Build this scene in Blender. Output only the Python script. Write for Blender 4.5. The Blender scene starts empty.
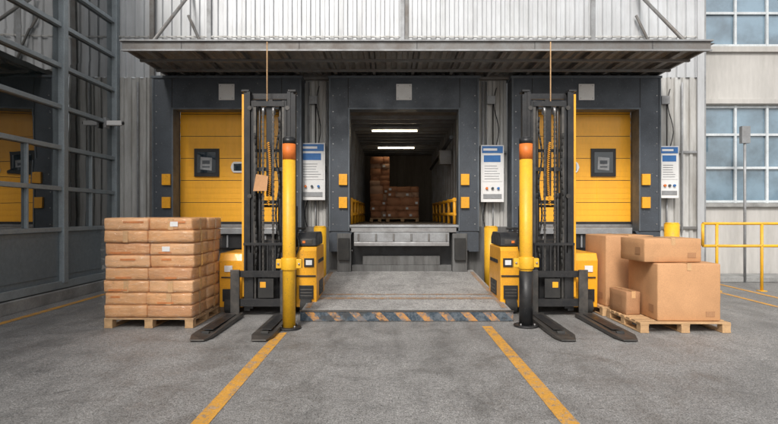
import bpy, bmesh, math, random
from mathutils import Vector, Matrix, noise
random.seed(7)
S=bpy.context.scene
S.view_settings.view_transform='Standard'; S.view_settings.look='None'; S.view_settings.exposure=0
F=519.0; CX=390.0; HY=215.0; H=1.6
def PX(x,Z): return (x-CX)*Z/F
def PZ(y,Z): return H-(y-HY)*Z/F

# ------------------------------------------------------------ materials
class NT:
    def __init__(s,name):
        s.m=bpy.data.materials.new(name); s.m.use_nodes=True
        s.t=s.m.node_tree; s.n=s.t.nodes; s.l=s.t.links
        s.b=s.n['Principled BSDF']; s.out=s.n['Material Output']
        s.geo=s.n.new('ShaderNodeNewGeometry'); s.pos=s.geo.outputs['Position']
    def link(s,a,b): s.l.new(a,b)
    def mapping(s,scale=(1,1,1),rot=(0,0,0)):
        m=s.n.new('ShaderNodeMapping'); m.inputs['Scale'].default_value=scale; m.inputs['Rotation'].default_value=rot
        s.link(s.pos,m.inputs['Vector']); return m.outputs[0]
    def noise(s,scale,detail=4,rough=.6,vec=None,dist=0):
        n=s.n.new('ShaderNodeTexNoise'); n.inputs['Scale'].default_value=scale; n.inputs['Detail'].default_value=detail
        n.inputs['Roughness'].default_value=rough; n.inputs['Distortion'].default_value=dist
        s.link(vec or s.pos,n.inputs['Vector']); return n.outputs['Fac']
    def ramp(s,fac,stops):
        r=s.n.new('ShaderNodeValToRGB'); e=r.color_ramp.elements
        while len(e)<len(stops): e.new(.5)
        for i,(p,c) in enumerate(stops):
            e[i].position=p; e[i].color=(c,c,c,1) if not isinstance(c,tuple) else (*c,1)
        s.link(fac,r.inputs[0]); return r.outputs[0]
    def mix(s,fac,a,b,mode='MIX'):
        m=s.n.new('ShaderNodeMix'); m.data_type='RGBA'; m.blend_type=mode
        for sock,v in ((m.inputs[0],fac),(m.inputs[6],a),(m.inputs[7],b)):
            if isinstance(v,(int,float)): sock.default_value=v
            elif isinstance(v,tuple): sock.default_value=(*v,1)
            else: s.link(v,sock)
        return m.outputs[2]
    def math(s,op,a,b=0.0):
        m=s.n.new('ShaderNodeMath'); m.operation=op
        for sock,v in ((m.inputs[0],a),(m.inputs[1],b)):
            if isinstance(v,(int,float)): sock.default_value=v
            else: s.link(v,sock)
        return m.outputs[0]
    def bump(s,h,strength=.3,dist=.01):
        b=s.n.new('ShaderNodeBump'); b.inputs['Strength'].default_value=strength; b.inputs['Distance'].default_value=dist
        s.link(h,b.inputs['Height']); s.link(b.outputs[0],s.b.inputs['Normal'])
    def col(s,c):
        if isinstance(c,tuple): s.b.inputs['Base Color'].default_value=(*c,1)
        else: s.link(c,s.b.inputs['Base Color'])
    def set(s,**k):
        for a,v in k.items(): s.b.inputs[a.replace('_',' ')].default_value=v
def dk(c,f): return tuple(x*f for x in c)
def grime(name,c,rough=.5,metal=0,dirt=.5,dcol=None,scale=3,bump=.1,streak=False,chips=None,coat=0,fine=.1):
    t=NT(name)
    vec=t.mapping((1,1,.09)) if streak else None
    n1=t.noise(scale*(4 if streak else 1),6,.65,vec)
    n2=t.noise(scale*14,4,.6,t.mapping((1,1,.3)) if streak else None)
    f=t.ramp(n1,[(.38,0.0),(.72,1.0)])
    f=t.math('MULTIPLY',f,dirt)
    cc=t.mix(f,c,dcol or dk(c,.35))
    v=t.ramp(n2,[(.3,1-fine),(.7,1+fine)])
    cc=t.mix(1.0,cc,v,'MULTIPLY')
    lg=t.noise(.6,3,.5); cc=t.mix(1.0,cc,t.ramp(lg,[(.3,.88),(.7,1.08)]),'MULTIPLY')
    if chips:
        n3=t.noise(scale*9,5,.7)
        cf=t.ramp(n3,[(.64,0.0),(.68,1.0)])
        cc=t.mix(cf,cc,chips)
    t.col(cc); t.set(Roughness=rough,Metallic=metal)
    if coat: t.b.inputs['Coat Weight'].default_value=coat
    rr=t.ramp(n1,[(.3,max(0,rough-.1)),(.7,min(1,rough+.2))]); t.link(rr,t.b.inputs['Roughness'])
    if bump: t.bump(n2,bump,.004)
    return t.m
def ground_nodes(t,base=1.0,wear=True):
    a=t.noise(.35,8,.62); b=t.noise(2.3,8,.72,dist=.5); c=t.noise(22,6,.8); d=t.noise(75,3,.75)
    col=t.ramp(a,[(.3,(.20*base,.195*base,.188*base)),(.7,(.31*base,.303*base,.292*base))])
    col=t.mix(1.0,col,t.ramp(b,[(.3,.66),(.5,.98),(.72,1.2)]),'MULTIPLY')
    col=t.mix(1.0,col,t.ramp(c,[(.3,.55),(.5,1.0),(.7,1.4)]),'MULTIPLY')
    col=t.mix(1.0,col,t.ramp(d,[(.32,.3),(.5,1.0),(.68,1.75)]),'MULTIPLY')
    vo=t.n.new('ShaderNodeTexVoronoi'); vo.inputs['Scale'].default_value=38; t.link(t.pos,vo.inputs['Vector'])
    col=t.mix(t.ramp(vo.outputs['Distance'],[(.1,.55),(.22,0.0)]),col,(.42*base,.4*base,.37*base))
    pit=t.noise(46,2,.5); col=t.mix(t.ramp(pit,[(.66,0.0),(.71,.75)]),col,(.05,.048,.045))
    st=t.noise(1.0,7,.68,t.mapping((1.6,.22,1)))
    col=t.mix(t.ramp(st,[(.5,0.0),(.7,.5)]),col,(.09,.087,.083))
    if wear:
        sx=t.n.new('ShaderNodeSeparateXYZ'); t.link(t.pos,sx.inputs[0])
        wb=t.math('MULTIPLY',t.math('SUBTRACT',t.noise(.5,3),.5),1.2)
        xx=t.math('ADD',sx.outputs[0],wb)
        ax=t.math('ABSOLUTE',t.math('SUBTRACT',t.math('ABSOLUTE',xx),.72))
        tw=t.ramp(ax,[(.0,.5),(.22,0.0)]); tn=t.ramp(t.noise(3.5,7,.75,t.mapping((1.5,.5,1))),[(.42,0.0),(.62,1.0)])
        col=t.mix(t.math('MULTIPLY',tw,tn),col,(.055,.053,.05))
    sp=t.noise(4.2,4,.6)
    col=t.mix(t.ramp(sp,[(.66,0.0),(.72,.5)]),col,(.08,.077,.072))
    col=t.mix(t.ramp(t.noise(3.1,6,.75,t.mapping((1,1,1),(0,0,1))),[(.62,0.0),(.7,.35)]),col,(.42,.41,.4))
    h=t.math('ADD',t.math('MULTIPLY',c,.5),d); h=t.math('SUBTRACT',h,t.ramp(pit,[(.64,0.0),(.7,1.0)]))
    return col,h,b
t=NT('asphalt_ground'); col,h,b=ground_nodes(t); t.col(col); t.bump(h,.7,.007); t.link(t.ramp(b,[(.3,.4),(.7,.8)]),t.b.inputs['Roughness']); M_ground=t.m
t=NT('ramp_concrete'); col,h,b=ground_nodes(t,1.3,False); t.col(col); t.bump(h,.5,.006); t.set(Roughness=.75); M_ramp=t.m
def paint(name,c,lo=.53,hi=.6):
    t=NT(name); col,h,b=ground_nodes(t)
    w=t.noise(9,8,.75); w2=t.noise(60,3,.6)
    ww=t.math('ADD',t.math('MULTIPLY',w,.65),t.math('MULTIPLY',w2,.35))
    f=t.ramp(ww,[(lo,0.0),(hi,.85)])
    cc=t.mix(1.0,c,t.ramp(w2,[(.3,.75),(.7,1.15)]),'MULTIPLY')
    cc=t.mix(t.ramp(t.noise(1.7,5),[(.4,0.0),(.7,.4)]),cc,dk(c,.55))
    t.col(t.mix(f,cc,col)); t.bump(h,.6,.006); t.set(Roughness=.7); return t.m
M_line=paint('yellow_road_paint',(.72,.36,.055),.51,.58); M_oline=paint('worn_orange_paint',(.5,.26,.09),.4,.54)
M_edge=grime('concrete_kerb',(.34,.34,.33),.85,dirt=.7,scale=2,bump=.5)
t=NT('hazard_strip'); sx=t.n.new('ShaderNodeSeparateXYZ'); t.link(t.pos,sx.inputs[0])
u=t.math('ADD',sx.outputs[0],t.math('MULTIPLY',sx.outputs[2],1.0)); u=t.math('MULTIPLY',u,3.0); fr=t.math('FRACT',t.math('ADD',u,20.0))
st=t.math('GREATER_THAN',fr,.6)
cc=t.mix(st,(.035,.055,.075),(.5,.24,.07)); w=t.noise(11,7,.75)
cc=t.mix(t.ramp(w,[(.44,0.0),(.56,.9)]),cc,(.12,.14,.16)); cc=t.mix(t.ramp(t.noise(6,6,.7),[(.55,0.0),(.6,.8)]),cc,(.05,.05,.05)); t.col(cc); t.set(Roughness=.6); t.bump(w,.4,.005); M_haz=t.m
M_corr=grime('corrugated_steel_light',(.58,.595,.61),.38,.25,.5,(.33,.33,.325),1.0,.03,streak=True,fine=.05)
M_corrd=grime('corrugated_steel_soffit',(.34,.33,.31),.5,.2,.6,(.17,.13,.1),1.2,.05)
M_corrw=grime('weathered_steel_siding',(.56,.56,.545),.5,.15,.75,(.22,.2,.17),1.5,.05,streak=True,fine=.07)
M_fascia=grime('fascia_steel',(.2,.2,.195),.5,.3,.6,(.13,.09,.065),2.5,.1)
M_portal=grime('dock_shelter_charcoal',(.072,.084,.101),.42,.1,.6,(.038,.043,.05),2.2,.12,chips=(.17,.18,.19))
M_portal2=grime('dock_shelter_trim',(.13,.15,.17),.45,.2,.5,scale=3)
M_door=grime('yellow_door_panel',(.98,.47,.03),.36,0,.25,(.75,.31,.015),1.6,.03,streak=True,coat=.2,fine=.04)
M_yel=grime('yellow_machine_paint',(.92,.43,.02),.36,0,.35,(.5,.2,.02),4,.08,chips=(.16,.11,.06),coat=.2)
M_yel2=grime('yellow_post_paint',(.88,.48,.025),.4,0,.45,(.5,.25,.03),4,.08,chips=(.24,.18,.1))
M_org=grime('orange_reflector',(.8,.2,.03),.45,0,.3,scale=5)
M_blk=grime('black_painted_steel',(.02,.021,.023),.4,.2,.5,(.055,.05,.046),6,.1,chips=(.13,.12,.11))
M_rub=grime('black_rubber',(.02,.02,.02),.75,0,.6,(.07,.067,.06),6,.3)
M_steel=grime('worn_steel',(.4,.4,.4),.38,.8,.6,(.15,.13,.12),5,.1)
M_chain=grime('oiled_chain_steel',(.1,.095,.09),.4,.8,.6,(.04,.035,.03),8,.1)
M_fork=grime('fork_steel',(.08,.078,.075),.4,.6,.7,(.18,.16,.14),7,.15)
M_grey=grime('grey_metal',(.34,.35,.36),.5,.3,.6,(.16,.15,.14),3,.1)
M_white=grime('white_enamel',(.8,.8,.79),.4,0,.3,(.55,.53,.5),3,.03,fine=.04)
M_blue=grime('blue_label',(.04,.17,.45),.4,0,.3,scale=6,bump=0)
M_txt=grime('dark_print',(.08,.09,.1),.6,bump=0)
M_dconc=grime('dark_concrete',(.14,.14,.137),.85,0,.7,(.05,.047,.044),1.8,.5,streak=True)
M_conc=grime('concrete_wall',(.5,.485,.46),.85,0,.5,(.33,.315,.29),.9,.2,streak=True,fine=.05)
M_frame=grime('window_frame_grey',(.34,.385,.41),.45,.3,.4,(.19,.21,.22),3,.04)
M_framew=grime('window_frame_white',(.62,.66,.68),.5,0,.4,scale=3,bump=.03)
M_spand=grime('spandrel_panel',(.23,.27,.295),.4,.3,.4,(.16,.18,.19),1.2,.03)
def glass(name,c,ior,rough=.03,bs=.03):
    t=NT(name); n=t.noise(.8,2,.4); t.col(t.mix(t.ramp(t.noise(1.4,4),[(.35,0.0),(.65,1.0)]),c,dk(c,.5)))
    t.set(Roughness=rough,IOR=ior); t.bump(n,bs,.05); return t.m
M_gl=glass('dark_window_glass',(.016,.022,.022),3.4,.02,.12)
M_glb=glass('pale_blue_window_glass',(.19,.29,.37),2.6,.06,.08)
M_gld=glass('door_window_glass',(.03,.045,.06),1.9)
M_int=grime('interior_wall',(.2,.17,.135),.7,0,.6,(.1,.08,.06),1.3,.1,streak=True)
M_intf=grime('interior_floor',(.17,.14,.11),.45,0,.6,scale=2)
M_wood=grime('pallet_wood',(.58,.37,.19),.75,0,.6,(.3,.17,.09),3,.4)
def cardboard(name,c):
    t=NT(name); n=t.noise(2.5,5,.6); f=t.noise(90,2,.5); w=t.n.new('ShaderNodeTexWave'); w.bands_direction='X'; w.inputs['Scale'].default_value=45; t.link(t.pos,w.inputs['Vector'])
    cc=t.mix(t.ramp(n,[(.35,0.0),(.7,.55)]),c,dk(c,.72)); cc=t.mix(1.0,cc,t.ramp(f,[(.3,.9),(.7,1.07)]),'MULTIPLY')
    sc=t.noise(9,6,.8,t.mapping((1,1,3)),2); cc=t.mix(t.ramp(sc,[(.64,0.0),(.72,.4)]),cc,dk(c,.6))
    t.col(cc); t.set(Roughness=.75); t.b.inputs['Specular IOR Level'].default_value=.25
    t.bump(t.math('ADD',n,t.math('MULTIPLY',w.outputs['Fac'],.06)),.25,.01); return t.m
M_card=cardboard('cardboard',(.6,.33,.165)); M_card2=cardboard('cardboard_dark',(.44,.235,.12)); M_inbox=cardboard('cardboard_cargo',(.58,.27,.14)); M_inbox2=cardboard('cardboard_cargo_pale',(.66,.4,.26))
M_tape=grime('packing_tape',(.66,.4,.2),.25,0,.2,scale=6,bump=.05,coat=.5)
def wrapped(name,c):
    t=NT(name); v=t.mapping((1.4,1.4,6),(0,.3,.2)); n=t.noise(3.5,7,.72,v,1.4); n2=t.noise(16,5,.75,t.mapping((1,1,2.2)),2.2)
    cc=t.mix(t.ramp(n,[(.5,0.0),(.68,.5)]),c,(.9,.6,.36)); cc=t.mix(t.ramp(n2,[(.59,0.0),(.66,.6)]),cc,(.95,.76,.56))
    cc=t.mix(t.ramp(t.noise(12,5,.7,t.mapping((1,1,3),(.4,0,.5)),2),[(.58,0.0),(.66,.55)]),cc,dk(c,.5))
    cc=t.mix(1.0,cc,t.ramp(t.noise(2.2,3),[(.3,.82),(.7,1.1)]),'MULTIPLY')
    t.col(cc); t.set(Roughness=.4); t.b.inputs['Coat Weight'].default_value=.35; t.b.inputs['Coat Roughness'].default_value=.12
    t.bump(t.math('ADD',n,t.math('MULTIPLY',n2,.5)),.9,.014); return t.m
M_wr=[wrapped('wrapped_cardboard_a',(.74,.38,.165)),wrapped('wrapped_cardboard_b',(.8,.44,.215)),wrapped('wrapped_cardboard_c',(.66,.32,.14))]
M_red=grime('orange_tape',(.7,.25,.08),.35,bump=0,scale=8)
t=NT('stretch_film'); t.n.remove(t.b); tr=t.n.new('ShaderNodeBsdfTransparent'); gl=t.n.new('ShaderNodeBsdfGlossy'); gl.inputs['Roughness'].default_value=.12
gl.inputs['Color'].default_value=(.95,.93,.9,1)
mx=t.n.new('ShaderNodeMixShader'); v=t.mapping((1.2,1.2,7),(.0,.35,.3)); n=t.noise(4.5,7,.7,v,1.5)
t.link(t.ramp(n,[(.42,.01),(.58,.06),(.64,.35),(.68,.03)]),mx.inputs[0]); t.link(tr.outputs[0],mx.inputs[1]); t.link(gl.outputs[0],mx.inputs[2]); t.link(mx.outputs[0],t.out.inputs[0])
bp=t.n.new('ShaderNodeBump'); bp.inputs['Strength'].default_value=1; bp.inputs['Distance'].default_value=.04; t.link(n,bp.inputs['Height']); t.link(bp.outputs[0],gl.inputs['Normal']); M_film=t.m
t=NT('lit_tube'); t.b.inputs['Emission Color'].default_value=(1,.84,.6,1); t.b.inputs['Emission Strength'].default_value=9; M_lit=t.m

# ------------------------------------------------------------ geometry
class Part:
    def __init__(s,name,parent=None,bevel=0):
        s.name=name; s.bm=bmesh.new(); s.mats=[]; s.parent=parent; s.bevel=bevel
    def mi(s,m):
        if m not in s.mats: s.mats.append(m)
        return s.mats.index(m)
    def poly(s,vs,fs,m,smooth=False):
        i=s.mi(m); bv=[s.bm.verts.new(v) for v in vs]
        for f in fs:
            try:
                fc=s.bm.faces.new([bv[k] for k in f]); fc.material_index=i; fc.smooth=smooth
            except ValueError: pass
        return bv
    def box(s,x0,x1,y0,y1,z0,z1,m):
        return s.poly([(x0,y0,z0),(x1,y0,z0),(x1,y1,z0),(x0,y1,z0),(x0,y0,z1),(x1,y0,z1),(x1,y1,z1),(x0,y1,z1)],
          [(0,3,2,1),(4,5,6,7),(0,1,5,4),(1,2,6,5),(2,3,7,6),(3,0,4,7)],m)
    def hexa(s,v,m):
        return s.poly(v,[(0,3,2,1),(4,5,6,7),(0,1,5,4),(1,2,6,5),(2,3,7,6),(3,0,4,7)],m)
    def cyl(s,p0,p1,r,m,n=16,r2=None):
        p0=Vector(p0);p1=Vector(p1); r2=r if r2 is None else r2
        d=(p1-p0).normalized(); a=d.orthogonal().normalized(); b=d.cross(a); i=s.mi(m)
        c0=[];c1=[]
        for k in range(n):
            th=2*math.pi*k/n; o=a*math.cos(th)+b*math.sin(th)
            c0.append(s.bm.verts.new(p0+o*r)); c1.append(s.bm.verts.new(p1+o*r2))
        for k in range(n):
            f=s.bm.faces.new((c0[k],c0[(k+1)%n],c1[(k+1)%n],c1[k])); f.smooth=True; f.material_index=i
        f=s.bm.faces.new(c0[::-1]); f.material_index=i
        f=s.bm.faces.new(c1); f.material_index=i
    def tube(s,pts,r,m,n=8):
        for a,b in zip(pts[:-1],pts[1:]): s.cyl(a,b,r,m,n)
    def extr(s,prof,axis,a,b,m):
        def P(p,t): return {'x':(t,p[0],p[1]),'y':(p[0],t,p[1]),'z':(p[0],p[1],t)}[axis]
        n=len(prof); vs=[P(p,a) for p in prof]+[P(p,b) for p in prof]
        fs=[tuple(range(n))[::-1],tuple(range(n,2*n))]+[(k,(k+1)%n,n+(k+1)%n,n+k) for k in range(n)]
        return s.poly(vs,fs,m)
    def corr(s,x0,x1,y,z0,z1,pitch,depth,m,axis='x'):
        pts=[];x=x0
        while x<x1-1e-6:
            for u,d in ((0,0),(.45,0),(.55,-1),(.9,-1)):
                xx=x+u*pitch
                if xx<=x1: pts.append((xx,y+d*depth))
            x+=pitch
        pts.append((x1,y))
        vs=[];fs=[]
        for p in pts: vs+= [(p[0],p[1],z0),(p[0],p[1],z1)]
        for k in range(len(pts)-1): fs.append((2*k,2*k+2,2*k+3,2*k+1))
        s.poly(vs,fs,m)
    def done(s):
        bm=s.bm; bmesh.ops.recalc_face_normals(bm,faces=bm.faces)
        me=bpy.data.meshes.new(s.name); bm.to_mesh(me); bm.free()
        for m in s.mats: me.materials.append(m)
        vs=[v.co for v in me.vertices]
        mn=Vector([min(v[i] for v in vs) for i in range(3)]); mx=Vector([max(v[i] for v in vs) for i in range(3)])
        c=(mn+mx)/2; c.z=mn.z
        me.transform(Matrix.Translation(-c))
        o=bpy.data.objects.new(s.name,me); S.collection.objects.link(o); o.location=c
        if s.parent:
            o.parent=s.parent; o.location=c-Vector(s.parent.location)
        if s.bevel:
            b=o.modifiers.new('bevel','BEVEL'); b.width=s.bevel; b.segments=2; b.limit_method='ANGLE'; b.angle_limit=math.radians(50)
        return o
def empty(name,loc=(0,0,0)):
    e=bpy.data.objects.new(name,None); e.location=loc; e.empty_display_size=.3; S.collection.objects.link(e); return e

# ground
g=Part('ground'); g.poly([(-300,-300,0),(300,-300,0),(300,400,0),(-300,400,0)],[(0,1,2,3)],M_ground); g.done()
def line(x0,y0,x1,y1,w,m=M_line,z=.004):
    p=Part('painted_line'); p.poly([(x0-w/2,y0,z),(x0+w/2,y0,z),(x1+w/2,y1,z),(x1-w/2,y1,z)],[(0,1,2,3)],m); p.done()
line(-1.43,-2,-1.47,7.05,.14); line(1.37,-2,1.39,7.45,.14)
line(-5.66,0,-5.76,11.3,.13); line(6.45,2,6.85,11.6,.1); line(7.1,4,7.62,12.25,.1)

# ------------------------------------------------------------ main warehouse
WZ=11.8; PF=11.3
W=empty('warehouse_building',(0.4,WZ,0))
p=Part('facade_siding',W)
p.corr(-6.2,7.1,WZ,4.72,9,.21,.045,M_corr)
for a,b in ((-6.2,-5.2),(-1.95,-1.3),(1.9,2.66),(5.86,7.1)): p.corr(a,b,WZ,1.15 if a>-6 and b<7 else .25,4.72,.17,.04,M_corrw)
p.box(7.1,7.16,WZ-.05,WZ+1.2,0,9,M_grey)
p.box(-6.2,7.16,WZ-.05,WZ+9,9,9.2,M_grey)
p.done()
p=Part('facade_trim',W,.004)
for x in (-4.1,.28,4.6): p.box(x-.05,x+.05,WZ-.07,WZ-.05,4.9,9,M_grey)
p.box(.34,.42,WZ-.09,WZ-.05,4.9,9,M_fascia)
p.box(-6.2,7.1,WZ-.056,WZ-.047,5.62,5.66,M_corrw)
z=5.64
x=-6.1
while x<7.0:
    p.cyl((x,WZ-.057,z),(x,WZ-.066,z),.012,M_steel,6); x+=.21
p.box(-5.42,-5.32,WZ-.12,WZ-.05,0,9,M_fascia); p.box(6.95,7.1,WZ-.09,WZ-.05,0,9,M_corr)
p.box(-5.18,5.96,WZ-.1,WZ-.055,4.64,4.9,M_fascia)
for a,b in ((-1.92,-1.34),(1.96,2.64),(5.92,6.94)):
    p.box(a,b,WZ-.075,WZ-.045,3.0,3.05,M_grey); p.box(a,b,WZ-.075,WZ-.045,1.28,1.34,M_fascia)
for x in (-1.42,2.1,6.6,-5.7): p.cyl((x,WZ-.08,1.2),(x,WZ-.08,4.6),.022,M_grey,8)
p.done()
p=Part('dock_base_wall',W,.006)
for a,b in ((-5.3,-1.12),(1.72,6.0)): p.box(a,b,WZ-.2,WZ+.2,0,1.33,M_dconc)
p.box(-1.12,1.72,WZ-.02,WZ+.2,0,.98,M_dconc)
p.box(-6.2,-5.3,WZ-.08,WZ+.1,0,.25,M_dconc); p.box(6.0,7.1,WZ-.08,WZ+.1,0,.25,M_dconc)
p.done()
# canopy
p=Part('canopy',W,.004)
x0,x1=-4.96,5.94
p.box(x0,x1,9.6,9.66,4.64,4.81,M_fascia)
p.box(x0-.03,x1+.03,9.56,9.66,4.81,4.84,M_grey); p.box(x0-.01,x1+.01,9.57,9.599,4.63,4.66,M_grey)
p.box(x0,x0+.05,9.66,WZ-.1,4.68,4.80,M_fascia); p.box(x1-.05,x1,9.66,WZ-.1,4.68,4.80,M_fascia)
for k in range(13):
    x=x0+.45+k*(x1-x0-.9)/12; p.box(x-.03,x+.03,9.67,WZ-.1,4.66,4.745,M_fascia)
for y in (10.2,10.9,11.5): p.box(x0+.05,x1-.05,y-.03,y+.03,4.61,4.659,M_fascia)
for k in range(5):
    x=x0+1.1+k*2.18; p.box(x-.005,x+.005,9.594,9.599,4.66,4.81,M_blk)
p.done()
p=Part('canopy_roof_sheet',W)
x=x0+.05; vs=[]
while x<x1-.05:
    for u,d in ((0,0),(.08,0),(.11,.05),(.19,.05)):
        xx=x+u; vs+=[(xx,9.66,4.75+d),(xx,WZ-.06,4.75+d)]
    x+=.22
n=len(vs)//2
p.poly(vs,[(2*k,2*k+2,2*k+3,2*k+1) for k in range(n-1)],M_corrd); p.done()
p=Part('canopy_tie_rods',W)
for x in (-4.5,5.6): 
    p.cyl((x,WZ-.1,6.6),(x,9.8,4.85),.035,M_fascia,8)
    p.cyl((x-.05,WZ-.1,6.1),(x+.5,WZ-.15,4.9),.03,M_fascia,8)
p.done()
# dock shelters
def portal(xa,xb,leg,name):
    p=Part(name,W,.012)
    top=4.58; ot=3.93; zb=1.25
    f=PF
    p.box(xa,xa+leg,f,WZ-.05,zb,top,M_portal); p.box(xb-leg,xb,f,WZ-.05,zb,top,M_portal)
    p.box(xa+leg,xb-leg,f,WZ-.05,ot,top,M_portal)
    p.box(xa-.02,xb+.02,f-.03,WZ-.06,top,top+.05,M_portal2)
    p.box(xa+leg-.0,xa+leg+.03,f-.02,f+.3,zb,ot-.03,M_portal2); p.box(xb-leg-.03,xb-leg,f-.02,f+.3,zb,ot-.03,M_portal2)
    p.box(xa+leg,xb-leg,f-.02,f+.3,ot-.03,ot+.003,M_portal2)
    for x in (xa,xb-.035): p.box(x,x+.035,f-.018,f,zb,top-.002,M_portal2)
    for x in (xa+leg,xb-leg): p.box(x-.008,x+.008,f-.006,f,ot+.01,top,M_blk)
    for s,x in ((1,xa),(-1,xb)):
        q=[(x-s*.0,zb-.45),(x+s*.34,zb-.45),(x+s*(leg+.1),zb-.0),(x,zb+.0)]
        p.extr(q if s>0 else q[::-1],'y',f+.02,f+.3,M_portal)
    c=(xa+xb)/2
    for z0,z1 in ((2.25,2.49),(1.75,1.99)):
        for x in (xa+leg-.2,xb-leg+.02): p.box(x,x+.18,f-.06,f-.001,z0,z1,M_yel)
    for x in (xa+.09,xb-.09):
        z=1.4
        while z<4.5: p.cyl((x,f,z),(x,f-.012,z),.014,M_steel,8); z+=.35
    p.done()
    s=Part('dock_number_sign',W,.004); s.box(c-.17,c+.17,f-.025,f-.002,4.1,4.45,M_white)
    for (dx,dz) in ((-.13,4.14),(.13,4.14),(-.13,4.41),(.13,4.41)): s.cyl((c+dx,f-.025,dz),(c+dx,f-.032,dz),.01,M_steel,8)
    s.done()
portal(-5.18,-1.93,.43,'dock_shelter'); portal(-1.33,1.94,.42,'dock_shelter'); portal(2.65,5.90,.45,'dock_shelter')
def door(xa,xb,winx,ovx,name):
    y=11.87-.12
    p=Part(name,W,.006)
    z=1.39
    while z<3.93:
        z1=min(z+.5,3.96); p.box(xa,xb,y,y+.05,z,z1-.012,M_door)
        for q in range(1,4):
            zz=z+q*.125
            if zz<z1-.03: p.box(xa,xb,y-.004,y-.0005,zz-.045,zz+.03,M_door)
        p.box(xa,xb,y+.008,y+.045,z1-.012,z1,M_blk); z=z1
    p.box(xa,xb,y-.02,y-.0051,1.39,1.45,M_blk)
    w0,w1=winx-.28,winx+.28; z0,z1=2.47,3.1
    p.box(w0,w1,y-.04,y-.0052,z0,z1,M_blk); p.box(w0+.07,w1-.07,y-.05,y-.041,z0+.08,z1-.08,M_gld)
    p.extr([(w0+.14,z0+.16),(w1-.16,z0+.13),(w1-.15,z0+.42),(w0+.15,z0+.44)],'y',y-.054,y-.0505,M_grey)
    p.box(w0+.19,w1-.2,y-.056,y-.0545,z0+.2,z0+.23,M_txt); p.box(w0+.19,w1-.2,y-.056,y-.0545,z0+.28,z0+.36,M_txt)
    p.extr([(ovx+.16*math.cos(a)*(1.0),2.68+.15*math.sin(a)) for a in [math.radians(d) for d in (0,35,55,125,145,180,215,235,305,325)]],'y',y-.03,y-.0053,M_white)
    p.box(ovx-.09,ovx+.09,y-.036,y-.031,2.6,2.76,M_gld)
    p.box(xa,xb,y-.1,WZ+.1,1.331,1.389,M_steel)
    p.done()
door(-4.75,-2.36,PX(207,11.75),PX(238,11.75),'sectional_door')
door(3.10,5.45,PX(603,11.75),PX(572,11.75),'sectional_door')
p=Part('dock_bumpers',W,.012)
for c in (-3.55,.305,4.27):
    for s in (-1,1):
        x=c+s*1.27
        p.box(x-.13,x+.13,PF+.05,WZ-.21 if c!=.305 else WZ-.03,.55,.79,M_rub); p.box(x-.16,x+.16,PF+.02,PF+.3,.79,.84,M_blk)
for c in (-3.55,4.27):
    p.box(c-1.05,c+1.05,WZ-.42,WZ-.21,1.18,1.32,M_grey); p.box(c-1.0,c+1.0,WZ-.33,WZ-.21,.86,1.17,M_blk)
    for k in range(5): p.box(c-.9+k*.42,c-.86+k*.42,WZ-.36,WZ-.331,.88,1.16,M_grey)
p.done()
p=Part('dock_leveller',W,.01)
p.box(-.9,1.5,PF-.02,WZ+.3,1.33,1.385,M_grey)
p.box(-.85,1.45,PF,PF+.06,1.22,1.329,M_steel)
p.box(-.78,1.28,PF-.1,PF+.2,1.02,1.215,M_grey)
p.box(-.78,1.28,PF-.13,PF+.1,.93,1.015,M_steel)
for k in range(6): p.box(-.7+k*.38,-.66+k*.38,PF-.12,PF-.101,1.04,1.2,M_fascia)
p.box(-1.1,1.7,PF+.3,PF+.34,.4,1.3,M_blk)
p.box(-1.15,-.85,PF-.02,PF+.29,.3,1.2,M_dconc); p.box(1.36,1.68,PF-.02,PF+.29,.3,1.2,M_dconc)
p.box(-1.12,-.88,PF-.1,PF-.0205,.62,1.1,M_rub); p.box(1.4,1.64,PF-.1,PF-.0205,.62,1.1,M_rub)
p.box(-.6,1.1,PF+.1,PF+.29,.5,.7,M_dconc); p.box(-.84,1.35,PF+.06,PF+.29,.3,.5,M_dconc)
p.done()
# interior
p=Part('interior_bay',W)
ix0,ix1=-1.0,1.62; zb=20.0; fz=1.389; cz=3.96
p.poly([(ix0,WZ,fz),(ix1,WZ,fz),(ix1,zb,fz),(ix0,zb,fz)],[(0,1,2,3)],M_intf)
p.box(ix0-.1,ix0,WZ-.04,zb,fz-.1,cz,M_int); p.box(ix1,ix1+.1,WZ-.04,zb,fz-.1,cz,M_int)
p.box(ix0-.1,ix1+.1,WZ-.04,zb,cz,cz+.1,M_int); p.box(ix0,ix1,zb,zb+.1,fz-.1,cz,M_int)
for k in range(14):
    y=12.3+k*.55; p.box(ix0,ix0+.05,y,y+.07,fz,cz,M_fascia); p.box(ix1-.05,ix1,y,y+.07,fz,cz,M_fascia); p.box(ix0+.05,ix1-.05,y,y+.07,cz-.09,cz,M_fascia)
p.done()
p=Part('interior_guard_rails',W)
for x in (ix0+.1,ix1-.12):
    for z in (1.62,1.95): p.cyl((x,12.0,z),(x,18,z),.04,M_yel,8)
    for k in range(6): p.cyl((x,12.05+k*1.15,fz),(x,12.05+k*1.15,2.0),.04,M_yel,8)
p.cyl((ix1-.2,12,3.4),(ix1-.2,18,3.2),.05,M_blk,8); p.box(ix1-.35,ix1-.06,13.2,13.5,2.9,3.25,M_fascia)
p.done()
for y,x in ((13.4,.12),(16.8,.2)):
    p=Part('ceiling_lamp',None,.004); p.box(x-.62,x+.62,y-.09,y+.09,3.8,3.868,M_grey); p.cyl((x-.58,y,3.77),(x+.58,y,3.77),.02,M_lit,10); p.done()
    
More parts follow.
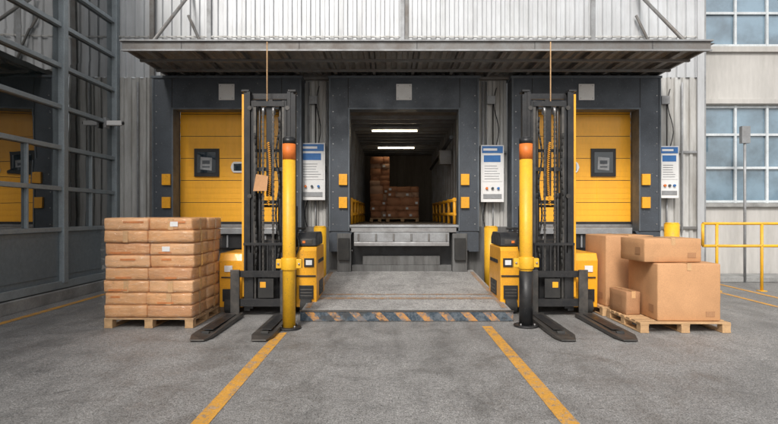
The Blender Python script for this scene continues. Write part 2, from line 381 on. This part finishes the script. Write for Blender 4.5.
def bulgebox(p,x0,x1,y0,y1,z0,z1,m,amt=.02,nz=.012,cuts=6,seed=0,rnd=.03):
    bm=bmesh.new(); bmesh.ops.create_cube(bm,size=2); bmesh.ops.subdivide_edges(bm,edges=bm.edges,cuts=cuts,use_grid_fill=True)
    hx,hy,hz=(x1-x0)/2,(y1-y0)/2,(z1-z0)/2; c=Vector(((x0+x1)/2,(y0+y1)/2,(z0+z1)/2))
    bm.verts.index_update(); vs=[]
    for v in bm.verts:
        u=v.co.copy(); q=Vector((0,0,0))
        hh=(hx,hy,hz)
        for i in range(3):
            a=abs(u[i])
            step=2/(cuts+1)
            if abs(a-(1-step))<1e-4: a=1-min(.06,.014/hh[i])
            q[i]=math.copysign(a*hh[i],u[i]) if u[i] else 0
        w=[(1-abs(a)**3) for a in u]
        for i in range(3):
            if abs(u[i])>.99:
                q[i]+=math.copysign(amt*w[(i+1)%3]*w[(i+2)%3],u[i])
        lim=sum(1 for a in u if abs(a)>.99)
        if lim>=2:
            for i in range(3):
                if abs(u[i])>.99: q[i]-=math.copysign(rnd*.35*(lim-1),u[i])
        P=c+q; n=noise.noise_vector(P*7+Vector((seed,seed*2,0))); P+=n*nz
        vs.append(P)
    fs=[tuple(v.index for v in f.verts) for f in bm.faces]; bm.free()
    p.poly(vs,fs,m,True)
def pallet(parent,x0,x1,y0,y1,name='pallet_base'):
    p=Part(name,parent,.004)
    n=7; w=(y1-y0)
    bw=.115
    for k in range(n):
        y=y0+k*(w-bw)/(n-1); j=random.uniform(-.008,.008); p.box(x0+j,x1+j,y,y+bw,.122,.144,M_wood)
    for k in range(3):
        x=x0+k*(x1-x0-.12)/2
        p.box(x,x+.12,y0+.002,y1-.002,.1,.1215,M_wood)
        for q in range(3):
            y=y0+.004+q*(w-.128)/2; p.box(x+.003,x+.117,y,y+.12,.022,.0995,M_wood)
        p.box(x,x+.12,y0+.002,y1-.002,.002,.0215,M_wood)
    p.done()
for (a,b,y0,y1,top) in ((-.66,-.02,17.0,17.9,3.55),(-.12,.92,16.6,17.6,2.62)):
    E=empty('wrapped_cargo_stack',((a+b)/2,(y0+y1)/2,fz)); p=Part('cartons',E)
    z=fz+.12; k=0
    while z<top-.1:
        h=random.choice((.17,.22,.27)); xx=a+random.uniform(0,.03)
        if z+h>top+.1: break
        while xx<b-.12:
            w=min(random.choice((.28,.34,.42)),b-xx)
            if b-xx-w<.15: w=b-xx
            dy=random.uniform(-.04,.04)
            bulgebox(p,xx+.006,xx+w-.006,y0+dy,y1+dy,z,z+h-.006,M_inbox if random.random()<.6 else M_inbox2,.01,.014,3,k)
            if random.random()<.35: p.box(xx+.06,xx+.14,y0+dy-.028,y0+dy-.024,z+.05,z+.12,M_white)
            xx+=w; k+=1
        z+=h
    p.done()
    p=Part('cargo_pallet',E); p.box(a,b,y0,y1,fz+.08,fz+.115,M_wood)
    for q in range(3): p.box(a+q*(b-a-.1)/2,a+q*(b-a-.1)/2+.1,y0,y1,fz,fz+.0795,M_wood)
    p.done()

# ------------------------------------------------------------ control boxes
def ctrl(xa,xb,ya,yb):
    y=WZ-.28; x0,x1=PX(xa,y),PX(xb,y); z0,z1=PZ(yb,y),PZ(ya,y)
    E=empty('control_cabinet',((x0+x1)/2,y,z0)); p=Part('cabinet',E,.008)
    p.box(x0,x1,y,WZ-.03,z0,z1,M_white)
    h=z1-z0; w=x1-x0
    p.box(x0+.05*w,x1-.05*w,y-.012,y-.002,z0+.86*h,z1-.02*h,M_blue)
    p.box(x0+.1*w,x1-.3*w,y-.016,y-.0125,z0+.9*h,z0+.94*h,M_white)
    p.box(x0+.07*w,x1-.07*w,y-.01,y-.002,z0+.36*h,z0+.85*h,M_white)
    for k in range(6):
        zz=z0+(.4+.045*k)*h; p.box(x0+.15*w,x1-(.15+.2*random.random())*w,y-.013,y-.0105,zz,zz+.012*h,M_grey)
    p.box(x0+.12*w,x0+.85*w,y-.013,y-.0105,z0+.7*h,z0+.82*h,M_blue)
    for k,m in enumerate((M_org,M_txt,M_blue)): p.cyl((x0+(.25+.25*k)*w,y,z0+.24*h),(x0+(.25+.25*k)*w,y-.04,z0+.24*h),.028,m,12)
    p.box(x0+.1*w,x0+.9*w,y-.012,y-.002,z0+.06*h,z0+.14*h,M_grey)
    p.cyl((x1+.008,y+.05,z0+.5*h),(x1+.008,y+.05,z0+.6*h),.014,M_blk,8)
    p.done()
    p=Part('conduits',E)
    xm=(x0+x1)/2
    p.cyl((xm-.1,WZ-.09,z1),(xm-.1,WZ-.09,4.6),.018,M_grey,8); p.cyl((xm+.05,WZ-.09,z1),(xm+.05,WZ-.09,4.1),.012,M_blk,8)
    p.cyl((xm+.05,WZ-.09,z0),(xm+.05,WZ-.09,1.2),.016,M_grey,8)
    p.box(xm-.09,xm+.09,WZ-.14,WZ-.05,4.1,4.28,M_grey)
    p.tube([(xm+.12+.05*math.sin(q*.5),WZ-.1-.03*math.sin(q*.4),z1+.02+q*.1) for q in range(14)],.01,M_blk,6)
    p.tube([(xm-.12-.06*math.sin(q*.35),WZ-.14,z0-q*.07) for q in range(10)],.012,M_blk,6)
    p.done()
ctrl(299,325,143,200); ctrl(481,504,145,202); ctrl(660,679,146,198)

# ------------------------------------------------------------ ramp
R=empty('loading_ramp',(.25,9.5,0))
rx0,rx1=-1.35,1.85; ry0,ry1=7.78,PF+.28; rz0,rz1=.15,.38
def rz(y): return rz0+(y-ry0)/(ry1-ry0)*(rz1-rz0)
p=Part('ramp_slab',R,.01)
p.hexa([(rx0,ry0,0),(rx1,ry0,0),(rx1,ry1,0),(rx0,ry1,0),(rx0,ry0,rz0),(rx1,ry0,rz0),(rx1,ry1,rz1),(rx0,ry1,rz1)],M_ramp); p.done()
p=Part('front_hazard_plate',R,.003); p.box(rx0+.005,rx1-.005,ry0-.012,ry0-.002,.012,.142,M_haz); p.box(rx0-.01,rx1+.01,ry0-.02,ry0+.05,.1525,.165,M_fork); p.done()
p=Part('ramp_markings',R)
for ya,yb in ((8.62,8.74),(8.95,9.02)):
    p.poly([(rx0+.1,ya,rz(ya)+.004),(rx1-.1,ya,rz(ya)+.004),(rx1-.1,yb,rz(yb)+.004),(rx0+.1,yb,rz(yb)+.004)],[(0,1,2,3)],M_oline)
for xa in (rx0+.04,rx1-.12):
    p.poly([(xa,8.0,rz(8.0)+.005),(xa+.08,8.0,rz(8.0)+.005),(xa+.08,ry1-.3,rz(ry1-.3)+.005),(xa,ry1-.3,rz(ry1-.3)+.005)],[(0,1,2,3)],M_oline)
p.done()

# ------------------------------------------------------------ posts
def post(x,y,r,h,name,kind):
    E=empty(name,(x,y,0)); p=Part('post',E,.0)
    p.cyl((x,y,0.02),(x,y,h-.32),r,M_yel2,28)
    if kind==2: p.cyl((x,y,.03),(x,y,.8),r+.004,M_blk,28)
    p.cyl((x,y,h-.32),(x,y,h-.1),r+.003,M_org,28)
    p.cyl((x,y,h-.1),(x,y,h-.02),r+.002,M_blk,28); p.cyl((x,y,h-.02),(x,y,h),r*.95,M_blk,28,r*.7)
    p.done()
    p=Part('base_plate',E,.006); p.cyl((x,y,0.001),(x,y,.03),r*1.9,M_blk,28)
    for k in range(4):
        a=math.pi/4+k*math.pi/2; p.cyl((x+math.cos(a)*r*1.5,y+math.sin(a)*r*1.5,.03),(x+math.cos(a)*r*1.5,y+math.sin(a)*r*1.5,.06),.016,M_steel,6)
    p.done()
    p=Part('collar',E,.01); z=.83; p.cyl((x,y,z),(x,y,z+.17),r+.022,M_yel2,28)
    p.box(x-r-.09,x+r+.09,y-.03,y+.05,z+.02,z+.15,M_yel2); 
    for s in (-1,1): p.cyl((x+s*(r+.055),y-.05,z+.085),(x+s*(r+.055),y-.03,z+.085),.018,M_steel,6)
    p.done()
post(PX(289,7.3),7.3,.09,PZ(137,7.3),'safety_post',1); post(PX(526,7.45),7.45,.092,PZ(137,7.45),'safety_post',2)
def bollard(x,y,r,h):
    p=Part('bollard'); p.cyl((x,y,0),(x,y,h),r,M_yel2,28); p.cyl((x,y,h),(x,y,h+.03),r,M_yel2,28,r*.8); p.cyl((x,y,.001),(x,y,.03),r*1.3,M_blk,28); p.done()
bollard(PX(320,10.9),10.9,.13,1.34); bollard(PX(491,10.9),10.9,.14,1.34); bollard(PX(672,10.4),10.4,.14,1.42)

# ------------------------------------------------------------ stacker trucks
def stacker(cx,s):
    E=empty('pallet_stacker',(cx,8.8,0)); my=8.25
    X=lambda u: cx+s*u
    def bx(p,u0,u1,y0,y1,z0,z1,m): a,b=sorted((X(u0),X(u1))); p.box(a,b,y0,y1,z0,z1,m)
    p=Part('mast',E,.005)
    for sg in (-1,1):
        a=sg*.37
        bx(p,a-.022,a+.022,my,my+.16,.08,3.56,M_blk); 
        for yy in (my-.012,my+.145): bx(p,a-sg*.075,a-sg*.0225,yy,yy+.025,.08,3.56,M_blk)
        bx(p,a+sg*.0225,a+sg*.055,my-.006,my+.1,.3,3.52,M_yel if sg<0 else M_blk)
        b=sg*.265
        bx(p,b-.018,b+.018,my+.015,my+.13,.14,3.42,M_blk); 
        for yy in (my+.0155,my+.115): bx(p,b-sg*.06,b-sg*.0185,yy,yy+.015,.14,3.42,M_fork)
        c=sg*.165; p.cyl((X(c),my+.09,.2),(X(c),my+.09,1.9),.036,M_blk,16); p.cyl((X(c),my+.09,1.9),(X(c),my+.09,3.38),.022,M_chain,16)
        p.cyl((X(c),my+.09,1.87),(X(c),my+.09,1.95),.045,M_blk,16)
        for z in (.5,1.9,3.3): p.cyl((X(sg*.3),my-.02,z),(X(sg*.3),my+.01,z),.035,M_chain,14)
    for z,h in ((3.48,.09),(2.62,.05),(1.78,.06),(.95,.06),(.12,.1)):
        bx(p,-.346,.346,my+.165,my+.195,z,z+h,M_blk)
    bx(p,-.245,.245,my-.0,my+.04,3.33,3.41,M_blk); bx(p,-.245,.245,my+.02,my+.05,2.3,2.36,M_blk)
    bx(p,-.05,.05,my+.05,my+.13,1.9,3.45,M_blk)
    bx(p,-.2,.2,my+.1,my+.14,.25,1.2,M_blk)
    bx(p,.35,.39,my-.0135,my-.0125,2.2,2.42,M_yel)
    for sg in (-1,1): bx(p,sg*.37-.06,sg*.37+.06,my-.02,my+.18,3.561,3.59,M_blk)
    p.cyl((X(-.03),my+.02,3.41),(X(-.03),my+.02,4.36),.01,M_wood,8)
    p.done()
    p=Part('lift_chains',E)
    for u in (-.085,.075):
        z=.7;k=0
        p.cyl((X(u)-.02,my+.03,3.26),(X(u)+.02,my+.03,3.26),.06,M_steel,16)
        while z<3.22:
            w=.02 if k%2 else .013
            p.box(X(u)-w,X(u)+w,my-.03+.0,my-.01,z,z+.036,M_chain if k%2 else M_fork); z+=.038; k+=1
    pts=[]
    for k in range(240):
        a=k*.85; r=.018; pts.append((X(.0+.03*math.sin(k*.013))+math.cos(a)*r,my-.04+math.sin(a)*r,1.75+k*.0042))
    p.tube(pts,.006,M_yel,5)
    pts=[(X(.15+.03*math.sin(k*.6)),my-.035-.01*math.cos(k*.5),.9+k*.09) for k in range(26)]; p.tube(pts,.015,M_rub,8)
    pts=[(X(-.2+.015*math.sin(k*.5)),my-.035,.8+k*.1) for k in range(22)]; p.tube(pts,.014,M_rub,8)
    p.done()
    p=Part('fork_carriage',E,.006)
    cy=my-.09
    bx(p,-.52,.42,cy-.0,cy+.06,.16,.28,M_blk); bx(p,-.52,.42,cy,cy+.06,.62,.72,M_blk)
    for u in (-.28,.24): bx(p,u-.04,u+.04,cy+.061,cy+.085,.12,1.0,M_blk)
    for u in (-.36,-.24,-.12,0,.12,.24): bx(p,u-.012,u+.012,cy+.01,cy+.04,.72,1.12,M_blk)
    bx(p,-.38,.26,cy+.005,cy+.045,1.12,1.16,M_blk)
    bx(p,-.14,.1,cy-.02,cy-.001,.3,.6,M_rub)
    bx(p,-.11,-.02,cy-.023,cy-.0205,.46,.55,M_yel)
    p.done()
    p=Part('forks',E,.006)
    for u in (-.5,.28):
        a,b=X(u)-.14,X(u)+.14
        p.box(X(u)-.07,X(u)+.07,cy-.045,cy-.001,.06,.74,M_fork)
        m=X(u)
        y0,y1=6.52,cy-.05
        pr=[(a,y1),(a,y0+.18),(a+.05,y0),(b-.05,y0),(b,y0+.18),(b,y1)]
        vs=[(x,y,.012) for x,y in pr]+[(x,y,.07 if y>y0+.3 else (.058 if y>y0+.1 else .03)) for x,y in pr]
        n=6; p.poly(vs,[tuple(range(n))[::-1],tuple(range(n,2*n))]+[(k,(k+1)%n,n+(k+1)%n,n+k) for k in range(n)],M_fork)
        p.box(a+.07,b-.07,y0+.4,y1-.15,.0702,.078,M_blk)
        p.cyl((m-.05,y0+.32,.04),(m+.05,y0+.32,.04),.035,M_rub,12)
    p.done()
    p=Part('chassis',E,.016)
    bx(p,-.62,.6,8.62,9.5,.14,.5,M_blk)
    a,b=sorted((X(.4),X(.74)))
    p.extr([(8.42,.1),(8.40,1.02),(8.46,1.08),(9.3,1.08),(9.4,.14)],'x',a,b,M_yel)
    p.extr([(8.46,1.09),(8.48,1.22),(8.58,1.31),(9.15,1.31),(9.28,1.22),(9.28,1.09)],'x',a+.015,b-.015,M_blk)
    a,b=sorted((X(-.36),X(.39))); p.extr([(8.75,.5),(8.72,.98),(8.85,1.12),(9.3,1.1),(9.4,.5)],'x',a,b,M_yel)
    a,b=sorted((X(-.84),X(-.45))); p.extr([(8.42,.1),(8.40,.86),(8.45,.98),(9.3,.98),(9.4,.6),(9.4,.1)],'x',a,b,M_yel)
    p.done()
    p=Part('body_details',E,.006)
    bx(p,.54,.7,8.385,8.399,.76,.9,M_blk); bx(p,.57,.67,8.38,8.3845,.79,.87,M_white)
    bx(p,.42,.73,8.388,8.4,.6,.625,M_blk)
    bx(p,.46,.69,8.39,8.41,.24,.46,M_blk)
    for z in (.28,.33,.38): bx(p,.48,.67,8.384,8.3895,z,z+.02,M_fork)
    bx(p,.47,.66,8.455,8.475,1.13,1.2,M_fork); bx(p,.5,.55,8.448,8.4545,1.14,1.18,M_org)
    bx(p,.741,.748,8.6,9.25,.8,.86,M_blk); bx(p,.741,.747,8.7,9.2,.25,.5,M_blk)
    for z in (.28,.34,.40): bx(p,.7475,.754,8.75,9.15,z,z+.025,M_fork)
    bx(p,-.8,-.52,8.385,8.4,.58,.6,M_blk); bx(p,-.75,-.62,8.385,8.399,.68,.78,M_white); bx(p,-.78,-.52,8.39,8.41,.2,.4,M_blk)
    for u in (.57,-.65):
        p.cyl((X(u)-.09,8.46,.13),(X(u)+.09,8.46,.13),.13,M_rub,20); p.cyl((X(u)-.095,8.46,.13),(X(u)+.095,8.46,.13),.06,M_grey,14)
        p.cyl((X(u)-.09,9.32,.13),(X(u)+.09,9.32,.13),.13,M_rub,20)
    for u in (-.3,.36): p.cyl((X(u),8.7,1.05),(X(u),8.7,1.75),.022,M_blk,10)
    p.cyl((X(-.3),8.7,1.75),(X(.36),8.7,1.75),.022,M_blk,10)
    p.cyl((X(.2),9.3,.9),(X(.2),9.7,1.35),.03,M_blk,10); p.cyl((X(.05),9.7,1.35),(X(.35),9.7,1.35),.022,M_rub,10)
    bx(p,.1,.3,8.95,9.2,1.12,1.3,M_grey)
    pts=[(X(.38+.08*math.sin(k*.35)),8.36,1.35-.05*k) for k in range(9)]; p.tube(pts,.014,M_rub,8)
    p.done()
    return E,X,my
E,X,my=stacker(-1.93,1)
p=Part('cardboard_tag',E); p.poly([(PX(253,8.15),8.15,PZ(191,8.15)),(PX(267,8.15),8.13,PZ(191,8.15)),(PX(268,8.15),8.15,PZ(176,8.15)),(PX(256,8.15),8.15,PZ(174,8.15))],[(0,1,2,3)],M_card); p.done()
stacker(2.53,-1)

# ------------------------------------------------------------ wrapped stack (left)
bx0,bx1,by0,by1=-4.04,-2.78,7.32,8.5
E=empty('wrapped_carton_pallet',((bx0+bx1)/2,(by0+by1)/2,0)); pallet(E,bx0,bx1,by0,by1)
p=Part('cartons',E); rows=8; rh=(1.56-.15)/rows; k=0
tp=Part('tape_strips',E)
for r in range(rows):
    sp=.5+random.uniform(-.03,.03)
    for i in range(2):
        for j in range(2):
            d=(by1-by0)/2; jx=random.uniform(-.014,.014); jy=random.uniform(-.018,.018)
            xs_=bx0+sp*(bx1-bx0)
            X0,X1=(bx0+.006+jx,xs_-.006) if i==0 else (xs_+.006,bx1-.006+jx); Y0,Y1=by0+j*d+.006+jy,by0+(j+1)*d-.006+jy
            Z0,Z1=.15+r*rh+.003,.15+(r+1)*rh-.003
            bulgebox(p,X0,X1,Y0,Y1,Z0,Z1,M_wr[k%3 if random.random()<.7 else 0],.006,.009,7,k*3.1,.014); k+=1
            if j==0:
                c=(X0+X1)/2
                if random.random()<.35: tp.box(c-.035,c+.035,Y0-.012,Y0-.009,Z0+.005,Z1-.005,M_tape)
                if random.random()<.8: 
                    a=random.uniform(X0+.03,X0+.3); zz=random.choice((.02,.1)); tp.box(a,min(X1-.02,a+random.uniform(.12,.3)),Y0-.014,Y0-.0125,Z0+zz,Z0+zz+.024,M_red)
                if random.random()<.2:
                    a=random.uniform(X0+.03,X1-.2); tp.box(a,a+.11,Y0-.016,Y0-.0145,Z0+.05,Z0+.12,M_white)
            if i==1:
                c=(Y0+Y1)/2; tp.box(X1+.008,X1+.011,c-.035,c+.035,Z0+.005,Z1-.005,M_tape)
p.done(); tp.done()
p=Part('stretch_wrap',E)
n=44; L=[]
for k in range(n*4):
    sd,t_=divmod(k,n); t_=t_/n
    P=[(bx0+t_*(bx1-bx0),by0),(bx1,by0+t_*(by1-by0)),(bx1-t_*(bx1-bx0),by1),(bx0,by1-t_*(by1-by0))][sd]; L.append(P)
cxm,cym=(bx0+bx1)/2,(by0+by1)/2; vs=[];nz=40
for iz in range(nz+1):
    z=.12+iz/nz*1.45
    for (x,y) in L:
        dx,dy=x-cxm,y-cym; f=.022+.012*noise.noise(Vector((x*5,y*5,z*14)))+.008*noise.noise(Vector((x*17,y*17,z*30)))
        vs.append((x+f*dx/.6,y+f*dy/.6,z))
m=len(L); p.poly(vs,[(iz*m+k,iz*m+(k+1)%m,(iz+1)*m+(k+1)%m,(iz+1)*m+k) for iz in range(nz) for k in range(m)],M_film,True)
p.done()

# ------------------------------------------------------------ cardboard boxes (right)
E=empty('cardboard_box_pallet',(4.0,7.6,0)); pallet(E,3.39,4.62,7.02,8.12); pallet(E,3.36,4.5,8.2,9.2,'pallet_base_rear')
def carton(x0,x1,y0,y1,z0,z1,rot=0,m=M_card,name='carton'):
    p=Part(name,E,0); cx,cy=(x0+x1)/2,(y0+y1)/2
    bulgebox(p,x0,x1,y0,y1,z0,z1,m,.006,.004,6,x0*9,.006)
    p.box(cx-.002,cx+.002,y0+.02,y1-.02,z1+.0015,z1+.008,M_card2)
    p.box(cx-.03,cx+.03,y0-.004,y1+.004,z1+.0085,z1+.0095,M_tape)
    p.box(cx-.03,cx+.03,y0-.009,y0-.0075,z1-.09,z1+.0095,M_tape)
    p.box(x0-.009,x0-.0075,y0+.1,y0+.24,z0+.1,z0+.2,M_card2)
    p.box(x1-.2,x1-.08,y0-.009,y0-.0075,z0+.06,z0+.13,M_card2)
    if rot:
        bmesh.ops.rotate(p.bm,verts=p.bm.verts,cent=(cx,cy,0),matrix=Matrix.Rotation(math.radians(rot),3,'Z'))
    p.done()
carton(3.68,4.53,7.1,8.02,.15,.93,-1.5)
carton(3.52,4.33,7.22,7.9,.945,1.27,2.5)
carton(3.42,4.2,8.28,9.05,.15,1.27,3)
carton(3.42,3.63,7.55,8.05,.15,.48,4,M_card2)
carton(4.25,4.55,8.3,8.9,.15,1.0,-3,M_card2)

# ------------------------------------------------------------ left glazed building
G=empty('glazed_office_building',(-6.2,4,0)); GX=-6.2
p=Part('window_frames',G,.006)
hs=[1.33,2.10,2.87,3.64,4.41,5.18,5.95,6.72,7.5]
ys=[11.72,9.84,7.9,5.95,4.0,2.05,.1,-1.85,-3.8]
for i,y in enumerate(ys):
    p.box(GX-.1,GX+.06,y-.07,y+.07,.32,8.2,M_frame)
for z in hs:
    for a,b in zip(ys[1:],ys[:-1]): p.box(GX-.1,GX+.025,a+.07,b-.07,z-.04,z+.04,M_frame)
for a,b in zip(ys[1:],ys[:-1]):
    c=(a+b)/2
    for z0,z1 in zip(hs[:2],hs[1:3]): p.box(GX-.08,GX+.01,c-.02,c+.02,z0+.04,z1-.04,M_frame)
p.done()
p=Part('window_glass',G); 
for a,b in zip(ys[1:],ys[:-1]):
    for z0,z1 in zip(hs[:-1],hs[1:]): 
        o1,o2=random.uniform(-.006,.006),random.uniform(-.006,.006)
        p.hexa([(GX-.07,a+.06,z0+.03),(GX-.05+o1,a+.06,z0+.03),(GX-.05+o2,b-.06,z0+.03),(GX-.07,b-.06,z0+.03),(GX-.07,a+.06,z1-.03),(GX-.05+o2,a+.06,z1-.03),(GX-.05+o1,b-.06,z1-.03),(GX-.07,b-.06,z1-.03)],M_gl)
p.done()
p=Part('spandrel_panels',G,.006)
for a,b in zip(ys[1:],ys[:-1]):
    p.box(GX-.07,GX-.03,a+.07,b-.07,.36,1.29,M_spand); p.box(GX-.029,GX-.015,a+.16,b-.16,.46,1.2,M_spand)
p.box(GX-.12,GX+.03,-3.9,11.78,.22,.36,M_frame)
p.done()
p=Part('plinth',G,.01); p.box(GX-.3,GX+.1,-3.9,11.7,0,.2,M_edge); p.box(GX-8,GX-.2,-3.9,11.8,0,8.6,M_spand); p.box(GX-.2,GX+.1,-3.9,11.75,8.2,8.6,M_frame); p.done()
p=Part('wall_camera',None,.004); x,y,z=-5.95,11.3,3.55; p.box(x-.2,x+.12,y-.05,y+.05,z,z+.1,M_white); p.box(x-.25,x-.2,y-.08,y+.08,z-.06,z+.16,M_grey); p.cyl((x+.12,y,z+.05),(x+.15,y,z+.05),.035,M_blk,12); p.done()

# ------------------------------------------------------------ right concrete building
C=empty('concrete_building',(11,13,0)); cy=13.0
p=Part('walls',C,.006)
wa,wb=7.9,13.5
z1,z2,z3=1.9,4.36,5.83
p.box(7.17,16,cy,cy+.3,0,z1,M_conc); p.box(7.17,16,cy,cy+.3,z2,z3,M_conc); p.box(7.17,wa,cy,cy+.3,z1,z2,M_conc); p.box(wb,16,cy,cy+.3,z1,z2,M_conc)
p.box(7.17,wa,cy,cy+.3,z3,9,M_conc); p.box(wb,16,cy,cy+.3,z3,9,M_conc); p.box(wa,wb,cy,cy+.3,8.2,9,M_conc)
p.box(7.17,16,cy-.05,cy+.0,z2+.02,z2+.14,M_conc); p.box(7.17,16,cy-.07,cy-.0,z3-.16,z3-.02,M_conc); p.box(7.8,13.6,cy-.09,cy-.0,z1-.1,z1,M_edge)
p.box(16,16.3,cy-0,cy+8,0,9,M_conc)
p.done()
p=Part('windows',C,.005)
for za,zb_ in ((z1,z2),(z3,8.2)):
    n=7; zl=[za,za+(zb_-za)*.36,za+(zb_-za)*.7,zb_]
    for k in range(n):
        x=wa+k*(wb-wa)/n; x2=x+(wb-wa)/n
        for q in range(3):
            o1,o2=random.uniform(-.006,.006),random.uniform(-.006,.006)
            p.hexa([(x,cy+.12+o1,zl[q]),(x2,cy+.12+o2,zl[q]),(x2,cy+.15,zl[q]),(x,cy+.15,zl[q]),(x,cy+.12+o2,zl[q+1]),(x2,cy+.12+o1,zl[q+1]),(x2,cy+.15,zl[q+1]),(x,cy+.15,zl[q+1])],M_glb)
    for k in range(n+1):
        x=wa+k*(wb-wa)/n; p.box(x-.03,x+.03,cy+.05,cy+.112,za,zb_,M_framew)
    for z in (za+.04,zl[1],zl[2],zb_-.04):
        p.box(wa,wb,cy+.06,cy+.11,z-.03,z+.03,M_framew)
p.done()
p=Part('downpipe'); p.cyl((PX(757,11.9),12.3,0),(PX(757,11.9),12.3,3.6),.03,M_grey,10); p.box(PX(757,11.9)-.1,PX(757,11.9)+.1,12.25,12.35,3.3,3.7,M_grey); p.done()
p=Part('guard_rail',None)
y=10.9; xs=[PX(703,y),PX(717,y),PX(762,y),PX(810,y),PX(860,y)]
for z in (1.42,.95): p.cyl((xs[0],y,z),(xs[-1],y-.0,z),.03,M_yel2,12)
for x in xs[1:]: p.cyl((x,y,0),(x,y,1.42),.03,M_yel2,12); p.box(x-.07,x+.07,y-.07,y+.07,.001,.015,M_yel2)
p.cyl((xs[0],y,1.42),(xs[0],y,.95),.03,M_yel2,12)
p.done()
p=Part('concrete_kerb',None,.02); p.box(7.2,14,12.3,12.95,0,.14,M_edge); p.done()

# ------------------------------------------------------------ camera, light
cam=bpy.data.cameras.new('camera'); co=bpy.data.objects.new('camera',cam); S.collection.objects.link(co)
co.location=(0,0,H); co.rotation_euler=(math.radians(90),0,0); cam.lens=24; cam.sensor_width=36; cam.clip_end=1000
cam.shift_x=-1/778; cam.shift_y=3/778
S.camera=co
w=bpy.data.worlds.new('World'); S.world=w; w.use_nodes=True; nt=w.node_tree
bg=nt.nodes['Background']; sk=nt.nodes.new('ShaderNodeTexSky'); sk.sky_type='NISHITA'; sk.sun_disc=False
el,az=math.radians(42),math.radians(196)
sk.sun_elevation=el; sk.sun_rotation=az; sk.dust_density=4; sk.air_density=1.2
hs_=nt.nodes.new('ShaderNodeHueSaturation'); hs_.inputs['Saturation'].default_value=.22
nt.links.new(sk.outputs[0],hs_.inputs['Color']); nt.links.new(hs_.outputs[0],bg.inputs[0]); bg.inputs[1].default_value=.15
sl=bpy.data.lights.new('sun','SUN'); sl.energy=2.3; sl.angle=math.radians(14); sl.color=(1,.95,.89)
so=bpy.data.objects.new('sun',sl); S.collection.objects.link(so)
d=Vector((math.sin(az)*math.cos(el),math.cos(az)*math.cos(el),math.sin(el)))
so.rotation_euler=(-d).to_track_quat('-Z','Y').to_euler(); so.location=(0,0,20)
